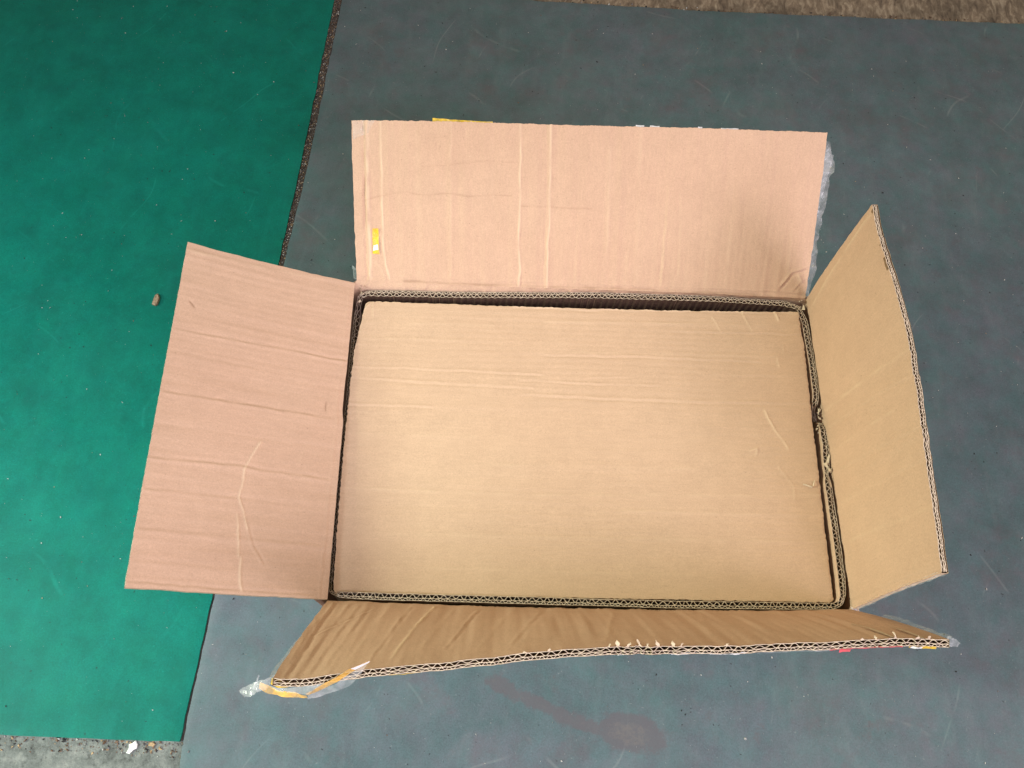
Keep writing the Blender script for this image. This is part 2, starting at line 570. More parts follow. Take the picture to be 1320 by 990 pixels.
# sweepings along the near edge of the green mat
n = 420
xx = -0.388 - 0.27 * r.random(n) ** 1.4
yy = -0.0585 + (xx + 0.395) * 0.063 - 0.001 - 0.018 * r.random(n) ** 2.2
tag(flakes('floor_sweepings', np.c_[xx, yy], 0.0006 + 0.0028 * r.random(n) ** 3, np.full(n, 0.0002), [0.40, 0.18, 0.10, 0.18, 0.14], 0.4, seed=6),
    'brown crumbs and leaf bits along the green mat edge', None, None, 'stuff')
n = 700
xx = -0.3 + 1.4 * r.random(n)
yt = np.interp(xx, [-0.5, -0.1158, 0.2968, 0.9767, 1.8], [1.338, 1.3596, 1.3855, 1.4481, 1.52])
yy = yt + 0.001 + 0.012 * r.random(n) ** 2
tag(flakes('edge_grit', np.c_[xx, yy], 0.0006 + 0.003 * r.random(n) ** 4, np.full(n, 0.0002), [0.42, 0.22, 0.08, 0.16, 0.12], 0.5, seed=8),
    'brown grit along the far edge of the grey mat', None, None, 'stuff')


def scrap(name, c, z, outline, h, mats, label, cat, bend=0.0, seed=0):
    """one small scrap with a real outline, thickness and curl"""
    r = np.random.default_rng(seed)
    k = len(outline)
    P = np.array(outline)
    b = MB()
    rows = []
    for s, zz in ((1.0, 0.0), (1.0, h * 0.7), (0.82, h)):
        rows.append(np.c_[c[0] + P[:, 0] * s, c[1] + P[:, 1] * s, z + zz + bend * np.abs(P[:, 0]) + 0.15 * h * r.normal(size=k) * (zz > 0)])
    V = np.concatenate(rows)
    V = np.r_[V, [[c[0], c[1], z + h * 1.05]]]
    F = []
    for j in range(2):
        for i in range(k):
            F.append([j * k + i, j * k + (i + 1) % k, (j + 1) * k + (i + 1) % k, (j + 1) * k + i])
    for i in range(k):
        F.append([2 * k + i, 2 * k + (i + 1) % k, 3 * k])
    b.add(V, F)
    return tag(b.build(name, mats, None, smooth=False), label, cat)


scrap('cardboard_scrap', (-0.6033, 0.5985), MT + 0.0003, [(-0.0045, -0.009), (0.0015, -0.0105), (0.0038, -0.008), (0.0045, 0.002), (0.0028, 0.0075), (-0.0002, 0.0115), (-0.0030, 0.009), (-0.0042, 0.0)], 0.005, [M_CHIP], 'small brown cardboard scrap on the green mat beside the left flap', 'scrap', 0, 1)
scrap('paper_scrap', (-0.4567, -0.0702), 0.0004, [(-0.0065, -0.008), (-0.002, -0.0085), (0.0015, -0.004), (0.006, -0.001), (0.0055, 0.004), (0.002, 0.0085), (-0.001, 0.005), (-0.0055, 0.003), (-0.0045, -0.002)], 0.0025, [M_WHITEPAPER], 'small torn white paper scrap by the near edge of green mat', 'scrap', 0, 2)
scrap('paint_chip', (-0.4325, -0.0645), 0.0004, [(-0.004, -0.002), (0.003, -0.003), (0.005, 0.001), (0.001, 0.003), (-0.004, 0.002)], 0.002, [M_G4], 'small pale tan chip right of the white paper scrap', 'chip', 0, 3)

# ------------------------------------------------------------------ the box
BX, BY, BROT = 0.0993, 0.3447, 0.08796
box = tag(empty('cardboard_box', (BX, BY, 0), BROT), 'open brown corrugated cardboard box with four flaps spread out', 'box')


def ribbon(b, pts, thick, depth, Mf, mat=0):
    """a strip of paper seen on its edge: pts (n,2) in (s,w); Mf(s, w, depth) -> xyz"""
    P = np.asarray(pts, float)
    T = np.gradient(P, axis=0)
    T /= np.linalg.norm(T, axis=1)[:, None] + 1e-12
    Nn = np.c_[-T[:, 1], T[:, 0]]
    A = P + Nn * thick / 2; B = P - Nn * thick / 2
    d0 = np.zeros(len(P)); d1 = np.full(len(P), depth)
    G = np.stack([Mf(A[:, 0], A[:, 1], d1), Mf(A[:, 0], A[:, 1], d0), Mf(B[:, 0], B[:, 1], d0), Mf(B[:, 0], B[:, 1], d1)], 1)
    b.grid(G[:, 0:2], 1); b.grid(G[:, 1:3], mat); b.grid(G[:, 2:4], 1)


def board_edge(b, length, t, Mf, seed, per0=0.0088, per1=0.0066, th=0.0006, depth=0.02, squash=None, s0=0.0, deep=None):
    """double-wall corrugated edge: three facings and two flutings"""
    r = np.random.default_rng(seed)
    n = int(length / 0.0008)
    s = np.linspace(s0, s0 + length, n)
    sq = squash(s) if squash is not None else np.ones(n)
    mid = 0.58 * t
    for w in (0.75 * th, mid, t - 0.75 * th):
        wob = 0.00025 * smooth_noise(s * 160, s * 0 + w * 1e4, seed) * (0.3 if w < 0.001 else 1)
        ribbon(b, np.c_[s, (w + wob) * sq], th, 0.004 if w < 0.001 or w > t - 0.001 else 0.018, Mf)
    for (wa, wb, per, ph) in ((th * 1.0, mid - th * 0.3, per0, 0.0), (mid + th * 0.3, t - th * 1.0, per1, 1.3)):
        k = s / per + 0.3 * smooth_noise(s * 45, s * 0 + per * 1e3, seed + 3) + ph
        tri = np.sin(2 * np.pi * k)
        tri = np.sign(tri) * np.abs(tri) ** 0.8
        amp = np.clip(0.80 + 0.35 * smooth_noise(s * 70, s * 0, seed + 5), 0.3, 1)
        w = (wa + wb) / 2 + (wb - wa) / 2 * tri * amp
        ribbon(b, np.c_[s, w * sq], th * 0.85, depth, Mf)


HINGE = {
    'B': [(-0.3008, 0.2084, 0.28), (-0.1573, 0.2052, 0.28), (0.0183, 0.2052, 0.28), (0.1539, 0.2050, 0.28), (0.2986, 0.2020, 0.28)],
    'L': [(-0.3030, 0.2036, 0.28), (-0.3025, 0.0722, 0.28), (-0.3030, 0.068, 0.28), (-0.3030, 0.023, 0.28), (-0.3006, 0.010, 0.28), (-0.3004, -0.0467, 0.28), (-0.2990, -0.2035, 0.28)],
    'F': [(-0.2987, -0.2049, 0.28), (-0.0994, -0.2091, 0.28), (0.0809, -0.2094, 0.28), (0.2118, -0.2071, 0.28), (0.3007, -0.2039, 0.28)],
    'R': [(0.3003, 0.2003, 0.28), (0.3008, 0.0503, 0.28), (0.3040, 0.0305, 0.28), (0.3016, -0.111, 0.28), (0.3016, -0.2039, 0.28)],
}
OUTER = {
    'B': [(-0.3072, 0.377, 0.392), (-0.201, 0.3723, 0.402), (-0.1029, 0.3682, 0.4079), (-0.005, 0.3664, 0.4112), (0.132, 0.3657, 0.4154), (0.2963, 0.3636, 0.4184)],
    'L': [(-0.4927, 0.2035, 0.3678), (-0.4905, 0.0985, 0.3709), (-0.4888, 0.0003, 0.3741), (-0.4858, -0.0988, 0.3788), (-0.4815, -0.2099, 0.3848)],
    'F': [(-0.3052, -0.2966, 0.4697), (-0.283, -0.2988, 0.4691), (-0.2343, -0.29, 0.473), (-0.1591, -0.2827, 0.4756), (-0.1057, -0.2769, 0.4779), (-0.0745, -0.272, 0.4796), (0.0008, -0.2671, 0.481), (0.0821, -0.2659, 0.4823), (0.1767, -0.2607, 0.484), (0.2577, -0.256, 0.4839), (0.2938, -0.2574, 0.4833)],
    'R': [(0.2945, 0.2035, 0.491), (0.2945, 0.1729, 0.4894), (0.2986, 0.1342, 0.4907), (0.3034, 0.0851, 0.4909), (0.3052, 0.0311, 0.4908), (0.3030, -0.024, 0.491), (0.2997, -0.0826, 0.4912), (0.2956, -0.163, 0.4909), (0.2945, -0.1986, 0.4895)],
}
CR_B = [
    ([(0.028, 1.025), (0.025, -0.002)], 2.0, 2.0, 'e'), ([(0.063, 1.027), (0.061, 0.155), (0.072, 0.004)], 0.6, 1.5, 'w'), ([(0.034, 1.027), (0.031, 0.0)], 0.6, 2.2, 'w'),
    ([(0.212, 1.037), (0.208, 0.02)], 0.5, 2.5, 'r'), ([(0.358, 1.047), (0.359, 0.492), (0.357, -0.002)], 0.8, 1.5, 'w'),
    ([(0.42, 1.052), (0.422, 0.498), (0.42, -0.019)], 0.8, 1.4, 'w'), ([(0.414, 1.052), (0.416, 0.498), (0.414, -0.019)], 1.0, 1.6, 'e'), ([(0.546, 0.885), (0.551, 0.033)], 0.5, 3, 'r'),
    ([(0.674, 0.658), (0.672, 0.038)], 0.7, 2.5, 'e'), ([(0.701, 0.633), (0.711, 0.092)], 0.45, 2.5, 'e'),
    ([(0.769, 0.333), (0.773, 0.05)], 0.35, 3, 'r'), ([(0.95, 0.438), (0.954, 0.073)], 0.35, 3, 'r'),
    ([(0.608, 1.065), (0.62, 0.006)], 0.25, 4, 'r'), ([(0.806, 0.856), (0.822, 0.032)], 0.2, 4, 'r'),
    ([(0.884, 0.307), (0.883, 0.025)], 0.3, 3, 'r'), ([(0.139, 0.964), (0.137, 0.012)], 0.2, 4, 'r'),
    ([(0.299, 0.976), (0.299, 0.032)], 0.2, 3, 'r'), ([(0.482, 0.36), (0.48, 0.014)], 0.3, 3, 'e'),
    ([(0.594, 0.275), (0.592, 0.018)], 0.3, 3, 'e'),
    ([(0.025, 0.512), (0.098, 0.562), (0.189, 0.561), (0.219, 0.564), (0.34, 0.566)], 0.4, 0.9, 'g'),
    ([(0.359, 0.511), (0.513, 0.502)], 0.4, 0.9, 'g'), ([(0.147, 0.728), (0.207, 0.743), (0.283, 0.772), (0.35, 0.769)], 0.2, 0.9, 'g'),
    ([(0.531, 0.461), (0.59, 0.433), (0.622, 0.336)], 0.35, 1, 'e'), ([(0.671, 0.317), (0.726, 0.333)], 0.3, 1.0, 'e'),
    ([(0.94, 0.056), (0.963, 0.157), (0.996, 0.19)], 1.6, 2.2, 'e'), ([(0.975, 0.15), (0.99, 0.08)], 1.0, 1.8, 'r'), ([(0.972, 0.041), (0.987, 0.106), (0.998, 0.127)], 0.8, 2, 'e'),
    ([(0.038, 0.137), (0.058, 0.063), (0.067, 0.003)], 0.5, 1.5, 'r'),
    ([(0.0, 0.030), (0.3, 0.034), (0.62, 0.026), (1.0, 0.03)], 0.5, 1.8, 'e'), ([(0.1, 0.008), (0.5, 0.010), (0.9, 0.006)], 0.6, 1.6, 'g'),
]
CR_L = [
    ([(0.286, 0.998), (0.276, 0.361), (0.279, -0.005)], 0.9, 2.4, 'e'), ([(0.477, 1.0), (0.472, 0.497), (0.475, 0.048)], 0.8, 2.4, 'e'),
    ([(0.357, 0.989), (0.355, 0.525)], 0.3, 3, 'e'), ([(0.665, 1.001), (0.655, 0.549), (0.663, 0.034)], 0.8, 2.4, 'e'),
    ([(0.751, 1.003), (0.745, 0.538)], 0.6, 2.6, 'e'), ([(0.745, 0.538), (0.755, 0.053)], 0.25, 3, 'e'),
    ([(0.854, 0.992), (0.851, 0.543), (0.855, 0.056)], 0.35, 3, 'e'), ([(0.987, 1.008), (0.992, 0.086)], 0.8, 2.0, 'e'),
    ([(0.027, 1.001), (0.013, 0.187)], 0.6, 3, 'r'), ([(0.42, 1.005), (0.413, 0.515), (0.412, 0.068)], 0.25, 3, 'e'),
    ([(0.573, 0.996), (0.57, 0.562), (0.568, 0.064)], 0.25, 3, 'e'), ([(0.933, 0.998), (0.94, 0.508)], 0.25, 3, 'e'),
    ([(0.124, 0.989), (0.119, 0.54), (0.11, 0.072)], 0.2, 3, 'e'),
    ([(0.573, 0.444), (0.66, 0.515), (0.742, 0.527), (0.828, 0.457)], 0.9, 1.1, 'w'), ([(0.82, 0.46), (0.87, 0.42), (0.924, 0.354)], 0.55, 1.6, 'e'),
    ([(0.785, 0.524), (0.905, 0.49)], 0.9, 1.1, 'w'), ([(0.9, 0.475), (0.943, 0.473), (0.993, 0.449)], 1.1, 1.3, 'w'),
    ([(0.187, 0.938), (0.205, 0.899)], 1.0, 0.8, 'g'), ([(0.42, 0.099), (0.452, 0.098)], 0.9, 0.8, 'g'),
    ([(0.629, 0.23), (0.573, 0.197)], 0.2, 1.5, 'r'), ([(0.0, 0.02), (0.5, 0.03), (1.0, 0.04)], 0.4, 2.0, 'e'),
]
CR_F = [
    ([(0.017, 0.026), (0.018, 1.008)], 0.9, 2.5, 'e'), ([(0.047, 0.05), (0.033, 1.0)], 0.5, 3, 'e'),
    ([(0.019, 0.546), (0.038, 0.438), (0.059, 0.353), (0.092, 0.151)], 0.8, 1.8, 'e'), ([(0.067, 0.06), (0.052, 0.964)], 0.5, 3, 'e'),
    ([(0.087, 0.104), (0.07, 0.962)], 0.4, 3, 'e'), ([(0.163, 0.052), (0.135, 0.941)], 0.6, 2.5, 'e'),
    ([(0.203, 0.042), (0.166, 0.906)], 0.9, 1.6, 'w'), ([(0.288, 0.099), (0.248, 0.826)], 0.6, 2.5, 'e'),
    ([(0.404, 0.12), (0.349, 0.848)], 0.5, 3, 'e'), ([(0.535, 0.1), (0.488, 0.91)], 0.5, 3, 'r'),
    ([(0.239, 0.108), (0.203, 0.868)], 0.3, 3, 'r'), ([(0.349, 0.088), (0.294, 0.87)], 0.25, 3, 'r'),
    ([(0.695, 0.126), (0.651, 0.887)], 0.3, 3, 'r'), ([(0.121, 0.063), (0.1, 0.944)], 0.3, 3, 'r'),
    ([(0.007, 0.165), (0.009, 0.92)], 0.8, 2.5, 'r'),
]
CR_R = [
    ([(0.454, -0.045), (0.491, 0.693), (0.518, 1.101)], 0.6, 2.5, 'e'), ([(0.604, 0.083), (0.648, 0.964), (0.655, 1.078)], 0.6, 2.5, 'e'),
    ([(0.539, 0.128), (0.559, 0.793)], 0.3, 2.5, 'r'), ([(0.702, 0.07), (0.733, 1.058)], 0.3, 3, 'e'),
    ([(0.975, -0.066), (0.985, 0.943)], 0.6, 2.5, 'e'), ([(0.393, -0.128), (0.442, 1.117)], 0.3, 3, 'r'),
    ([(0.815, 0.045), (0.85, 1.011)], 0.2, 3, 'r'), ([(0.052, 0.043), (0.019, 0.977)], 0.5, 3, 'r'),
]


CR_F = [(p_, a_ * 0.6, w_, k_) for p_, a_, w_, k_ in CR_F]


CR_R = [(p_, a_ * 1.7, w_, k_) for p_, a_, w_, k_ in CR_R]


class Flap:
    def __init__(s, key, creases, na, nv, t, mat, washboard, ragged, bow, label, seed, inward):
        s.t = t
        s.na, s.nv = na, nv
        h = resample(HINGE[key], na, 0.004)
        o = resample(OUTER[key], na, 0.012)
        a = np.linspace(0, 1, na); v = np.linspace(0, 1, nv)
        A, V = np.meshgrid(a, v, indexing='ij')
        s.W = np.linalg.norm(o[-1] - o[0]); s.L = np.linalg.norm(o[na // 2] - h[na // 2])
        X, Y = A * s.W, V * s.L
        base = h[:, None] * (1 - V[..., None]) + o[:, None] * V[..., None]
        N = np.cross(np.gradient(base, axis=0), np.gradient(base, axis=1))
        N /= np.linalg.norm(N, axis=2)[..., None]
        if N[na // 2, nv // 2] @ np.array(inward) < 0:
            N = -N
        d, wear = crease_field(X, Y, creases, s.W, s.L, seed)
        # washboard of the flutes, stronger in patches, plus slow warp of the panel
        wb = np.sin(2 * np.pi * (X / 0.0088 + 0.25 * smooth_noise(X * 20, Y * 5, seed + 70)))
        patch = np.clip(0.45 + 0.6 * fbm(X * 9, Y * 9, seed + 71), 0.05, 1.2)
        d += washboard * wb * patch
        d += 0.0005 * smooth_noise(X * 110, Y * 9, seed + 74)
        d += 0.0006 * fbm(X * 7, Y * 7, seed + 72)
        d += bow * np.sin(np.pi * V)
        # rag the free edge a little, round the free corners
        rag = ragged(a) * (0.6 * smooth_noise(a * s.W * 260, a * 0, seed + 73) + 0.5 * smooth_noise(a * s.W * 900, a * 0, seed + 75))
        dirv = (o - h) / s.L
        P = base + N * d[..., None] + dirv[:, None] * (rag[:, None] * (V ** 6))[..., None]
        side = np.gradient(base, axis=0); side /= np.linalg.norm(side, axis=2)[..., None]
        cut = 0.0005 * smooth_noise(v * s.L * 120, v * 0 + 1, seed + 77)
        P[0] += side[0] * cut[:, None]; P[1] += side[1] * cut[:, None] * 0.5
        P[-1] -= side[-1] * cut[:, None]; P[-2] -= side[-2] * cut[:, None] * 0.5
        s.P, s.N, s.a, s.v = P, N, a, v
        b = MB()
        ok = np.cross(P[na // 2 + 1, nv // 2] - P[na // 2, nv // 2], P[na // 2, nv // 2 + 1] - P[na // 2, nv // 2]) @ N[na // 2, nv // 2] > 0
        b.grid(P, 0, wear, flip=not ok)
        ia = np.unique(np.r_[np.arange(0, na, 4), na - 1]); iv = np.unique(np.r_[np.arange(0, nv, 4), nv - 1])
        Q = P[np.ix_(ia, iv)] - N[np.ix_(ia, iv)] * t
        b.grid(Q, 0, None, flip=ok)
        for k in (0, -1):
            b.grid(np.stack([P[k], P[k] - N[k] * t], 1), 1)
        b.grid(np.stack([P[:, 0], P[:, 0] - N[:, 0] * t], 1), 1)
        s.obj = b.build('flap', [mat, M_EDGE], box)
        s.obj['label'] = label

    def M(s, sc, w, dep):
        """point at distance sc along the free edge, w below the inner face, dep back from the edge"""
        a = np.clip(np.asarray(sc) / s.W, 0, 1) * (s.na - 1)
        v = np.clip(1 - np.asarray(dep) / s.L, 0, 1) * (s.nv - 1)
        ai = np.clip(np.floor(a).astype(int), 0, s.na - 2); vi = np.clip(np.floor(v).astype(int), 0, s.nv - 2)
        fa = (a - ai)[..., None]; fv = (v - vi)[..., None]
        def bl(G):
            return (G[ai, vi] * (1 - fa) + G[ai + 1, vi] * fa) * (1 - fv) + (G[ai, vi + 1] * (1 - fa) + G[ai + 1, vi + 1] * fa) * fv
        over = np.minimum(np.asarray(dep, float), 0)
        edge_dir = s.P[ai, -1] - s.P[ai, -8]
        edge_dir = edge_dir / np.linalg.norm(edge_dir, axis=-1)[..., None]
        return bl(s.P) - bl(s.N) * np.asarray(w)[..., None] - edge_dir * over[..., None]

    def edge(s, seed, per0=0.0088, per1=0.0066, th=0.0006, squash=None):
        b = MB()
        board_edge(b, s.W - 0.002, s.t, s.M, seed, per0, per1, th, 0.018, squash, 0.001)
        return b.build('fluting', [M_FLUTE, M_MEDIUM], s.obj)


flat = lambda k: (lambda a: np.full_like(a, k))
fB = Flap('B', CR_B, 420, 150, 0.0062, M_KRAFT_X, 0.00012, flat(0.0007), 0.003, 'pinkish brown back flap with upright creases', 100, (0, -1, 1))
fL = Flap('L', CR_L, 290, 150, 0.0055, M_KRAFT_Y, 0.00019, flat(0.0004), -0.003, 'left flap with a forked wrinkle near its front corner', 200, (1, 0, 1))
fF = Flap('F', CR_F, 420, 150, 0.0070, M_KRAFT_X, 0.00007, lambda a: 0.0008 + 0.0030 * np.exp(-((a - 0.54) / 0.05) ** 2) + 0.002 * np.exp(-((a - 0.9) / 0.06) ** 2), 0.002, 'raised front flap with a ragged torn edge', 300, (0, 1, 0.2))
fR = Flap('R', CR_R, 290, 150, 0.0062, M_KRAFT_Y, 0.00010, flat(0.0005), 0.003, 'upright right flap with exposed corrugated edge', 400, (-1, 0, 0.2))
fF.edge(31, 0.0098, 0.0072)
fR.edge(32, 0.0090, 0.0068, squash=lambda s: 0.82 + 0.18 * smooth_noise(s * 14, s * 0, 8))
fB.edge(33)
fL.edge(34)

# walls: inner face follows the flap hinge and the liner behind it, with the crushed score band on top
INNER = {
    'B': [(-0.310, 0.1985), (-0.157, 0.1995), (0.02, 0.2052), (0.168, 0.2058), (0.272, 0.2030), (0.3105, 0.2010)],
    'L': [(-0.3085, 0.203), (-0.3088, 0.0), (-0.3085, -0.2025)],
    'F': [(-0.302, -0.2068), (0.0, -0.2075), (0.3045, -0.2068)],
    'R': [(0.3045, 0.208), (0.3048, 0.0), (0.3045, -0.208)],
}
OUTD = {'B': (0, 1), 'L': (-1, 0), 'F': (0, -1), 'R': (1, 0)}
for k, fl, mt in (('B', fB, M_KRAFT_X), ('L', fL, M_KRAFT_Y), ('F', fF, M_KRAFT_X), ('R', fR, M_KRAFT_Y)):
    n = fl.na
    h = fl.P[:, 0] - fl.N[:, 0] * 0.0003
    inn = resample(INNER[k], n, 0.01)
    od = np.array(OUTD[k], float)
    s = np.linspace(0, fl.W, n)
    rows = []
    for z, f, wob in ((None, 0, 0), (0.2785, 0.15, 0.0004), (0.2765, 0.45, 0.0009), (0.2735, 0.85, 0.0008), (0.2685, 1.0, 0.0005), (0.255, 1.0, 0.0003), (0.22, 1.0, 0.0), (0.14, 1, 0), (MT + 0.0006, 1.0, 0)):
        if z is None:
            rows.append(h); continue
        p = h[:, :2] * (1 - f) + inn * f
        p = p + od * (wob * (0.8 * smooth_noise(s * 150, s * 0 + z * 500, 61) + 0.6 * smooth_noise(s * 420, s * 0 + z * 900, 62)))[:, None]
        rows.append(np.c_[p, np.full(n, z)])
    for z in (MT + 0.0006, 0.15, 0.25, 0.2735):
        rows.append(np.c_[inn + od * 0.0075, np.full(n, z)])
    rows.append(fl.P[:, 0] - fl.N[:, 0] * (fl.t - 0.0003))
    rows[-1][:, 2] = np.minimum(rows[-1][:, 2], 0.2785)
    b = MB(); b.grid(np.stack(rows, 1), 0)
    b.build('wall', [mt], box)
b = MB()
for z in (MT + 0.0004, MT + 0.006):
    b.grid(np.array([[[-0.307, -0.206, z], [-0.307, 0.2, z]], [[0.303, -0.206, z], [0.303, 0.2, z]]]), 0)
b.build('bottom', [M_KRAFT_X], box)


def strip(parent, name, A, B, mat, crumple=0.001, nu=60, nv=6, seed=0, sag=0.0, freq=120):
    """crumpled film spanned between two polylines"""
    a = resample(A, nu); c = resample(B, nu)
    t = np.linspace(0, 1, nv)[None, :, None]
    G = a[:, None] * (1 - t) + c[:, None] * t
    L = np.linalg.norm(a[-1] - a[0])
    U = np.linspace(0, L, nu)[:, None] + 0 * t[..., 0]; Vv = t[..., 0] * np.linalg.norm(a[0] - c[0]) + 0 * U
    for i in range(3):
        G[..., i] += crumple * (smooth_noise(U * freq, Vv * freq + i * 9, seed + i) + 0.6 * np.abs(smooth_noise(U * freq * 2.3, Vv * freq * 2 + i * 9, seed + 9 + i)))
    G[..., 2] -= sag * np.sin(np.pi * t[..., 0])
    b = MB(); b.grid(G)
    o = b.build(name, [mat], parent, smooth=False)
    return o


# tape on the back flap: crumpled clear film down its right edge, scraps of yellow tape, a clear patch on the corner
e = fB.P[-1, ::6] - fB.N[-1, ::6] * 0.004
vv = fB.v[::6]
off = np.interp(vv, [0, 0.1, 0.25, 0.4, 0.65, 0.85, 0.9, 1.0], [0.006, 0.009, 0.010, 0.009, 0.011, 0.014, 0.008, 0.003])
off = off + 0.0025 * smooth_noise(vv * 22, vv * 0, 4)
out = e + np.c_[off, 0 * off - 0.002, -0.004 - 0 * off]
strip(fB.obj, 'clear_tape', e + np.array([-0.002, 0, 0]), out, M_CLEAR, 0.0022, 70, 7, 5, 0.003)
e2 = fB.P[-1, 78:135:6] - fB.N[-1, 78:135:6] * 0.006
o2 = e2 + np.c_[np.linspace(0.004, 0.015, len(e2)), np.zeros(len(e2)), np.full(len(e2), -0.006)]
strip(fB.obj, 'clear_tape', e2, o2, M_CLEAR, 0.0010, 30, 4, 6)
sB = lambda s, w, d: fB.M(np.array([s], float), np.array([w], float), np.array([d], float))[0]
strip(fB.obj, 'clear_tape', [sB(0.001, -0.0006, 0.0), sB(0.030, -0.0006, 0.0)], [sB(0.002, -0.0006, 0.024), sB(0.022, -0.0006, 0.016)], M_CLEARTHIN, 0.0003, 24, 8, 7)
strip(fB.obj, 'yellow_tape', [sB(0.0235, -0.001, 0.138), sB(0.0225, -0.0012, 0.160), sB(0.0220, -0.001, 0.172)], [sB(0.0305, -0.001, 0.138), sB(0.0310, -0.0012, 0.160), sB(0.0315, -0.001, 0.172)], M_YELLOW, 0.0006, 20, 5, 8)
strip(fB.obj, 'white_tape', [sB(0.0240, -0.0019, 0.161), sB(0.0232, -0.0019, 0.168)], [sB(0.0295, -0.0019, 0.159), sB(0.0305, -0.0019, 0.166)], M_WHITEPAPER, 0.0005, 12, 5, 18)
strip(fB.obj, 'yellow_tape', [sB(0.103, 0.006, -0.004), sB(0.125, 0.0062, -0.003), sB(0.180, 0.0064, -0.001)], [sB(0.103, 0.007, 0.004), sB(0.125, 0.007, 0.004), sB(0.180, 0.007, 0.004)], M_YELLOW, 0.0005, 30, 3, 9)
for s0, s1 in ((0.362, 0.372), (0.380, 0.392), (0.440, 0.446), (0.47, 0.492)):
    strip(fB.obj, 'white_tape', [sB(s0, 0.005, -0.0013), sB(s1, 0.005, -0.0013)], [sB(s0, 0.0066, 0.003), sB(s1, 0.0066, 0.003)], M_WHITEPAPER, 0.0006, 14, 3, int(s0 * 1000))
# a sliver of clear tape at the left hinge of the back flap
strip(fB.obj, 'clear_tape', [sB(-0.0, 0.002, 0.195), sB(0.0, 0.002, 0.209)], [sB(0.0, 0.010, 0.190) + np.array([-0.007, 0, 0]), sB(0, 0.010, 0.207) + np.array([-0.006, 0, 0])], M_CLEAR, 0.001, 12, 5, 77)

# tape and torn paper along the front flap edge
sF = lambda s, w, d: fF.M(np.array([s], float), np.array([w], float), np.array([d], float))[0]
S0 = 0.3052


def edge_tape(par, f, name, s0, s1, w0, w1, mat, seed, d0=0.0, cr=0.0005):
    ss = np.linspace(s0, s1, 12)
    A = [f(x, w0, d0) for x in ss]; B = [f(x, w1, d0 + 0.003) for x in ss]
    strip(par, name, A, B, mat, cr, max(12, int((s1 - s0) / 0.002)), 4, seed, freq=160)


t_ = fF.t
edge_tape(fF.obj, sF, 'red_tape', S0 + 0.186, S0 + 0.252, t_ - 0.0002, t_ + 0.0014, M_RED, 11)
edge_tape(fF.obj, sF, 'red_tape', S0 + 0.194, S0 + 0.204, t_ + 0.0006, t_ + 0.0034, M_RED, 12)
edge_tape(fF.obj, sF, 'yellow_tape', S0 + 0.258, S0 + 0.284, t_ - 0.0002, t_ + 0.0022, M_YELLOW, 13)
edge_tape(fF.obj, sF, 'white_tape', S0 + 0.260, S0 + 0.270, t_ + 0.0006, t_ + 0.0024, M_WHITEPAPER, 14, -0.0006)
edge_tape(fF.obj, sF, 'white_tape', S0 + 0.044, S0 + 0.110, t_ - 0.0002, t_ + 0.0014, M_WHITEPAPER, 15, 0, 0.0010)
edge_tape(fF.obj, sF, 'white_tape', S0 - 0.004, S0 + 0.002, t_, t_ + 0.0012, M_WHITEPAPER, 16)
edge_tape(fF.obj, sF, 'clear_tape', S0 + 0.12, S0 + 0.186, t_, t_ + 0.0016, M_CLEAR, 17)
edge_tape(fF.obj, sF, 'yellow_tape', 0.100, 0.128, t_, t_ + 0.0016, M_YELLOW, 19)

b = MB()


def curl(b, f, s, ds, length, width, lift, w0=0.0004, lie=False):
    """one torn tongue of paper rising from the edge over the inner face"""
    n = 7
    A = []; B = []
    for i in range(n):
        t = i / (n - 1)
        wd = width * (0.8 - 0.55 * t + 0.25 * math.sin(9 * t + s * 900))
        if lie:
            w = -0.0006 - 0.0012 * math.sin(t * 3); d = length * t
        else:
            w = w0 - lift * t ** 1.3; d = -length * math.sin(t * 1.9) * 0.6 + length * 0.5 * t * t
        A.append(f(s + ds * t - wd / 2, w, d)); B.append(f(s + ds * t + wd / 2, w, d))
    G = np.stack([np.array(A), np.array(B)], 1)
    b.grid(G); b.grid(G - np.array([0, 0, 0.0003]))


for s, ds, ln, wd, lf in ((-0.012, 0.002, 0.003, 0.003, 0.003), (-0.003, -0.001, 0.006, 0.006, 0.006), (0.004, 0.004, 0.004, 0.005, 0.004), (0.017, -0.003, 0.005, 0.004, 0.006), (0.022, 0.001, 0.004, 0.004, 0.003),
                          (0.033, -0.003, 0.005, 0.005, 0.006), (0.046, -0.001, 0.005, 0.005, 0.005), (0.051, 0.003, 0.003, 0.004, 0.003), (0.092, 0.002, 0.002, 0.006, 0.002), (-0.065, 0.002, 0.003, 0.004, 0.003), (-0.085, -0.001, 0.002, 0.005, 0.002), (0.228, -0.001, 0.004, 0.003, 0.004), (0.246, -0.002, 0.006, 0.003, 0.006), (0.264, 0.003, 0.004, 0.006, 0.003), (0.275, 0.002, 0.003, 0.006, 0.003), (0.215, 0, 0.002, 0.005, 0.002)):
    curl(b, sF, S0 + s, ds, ln, wd, lf)
tag(b.build('torn_fibres', [M_TORN], fF.obj), kind='stuff')
for args in ((0.244, -0.006, 0.075, 0.0045), (0.270, -0.003, 0.055, 0.005)):
    b = MB()
    curl(b, sF, S0 + args[0], args[1], args[2], args[3], 0, lie=True)
    b.build('paper_peel', [M_TORN], fF.obj)

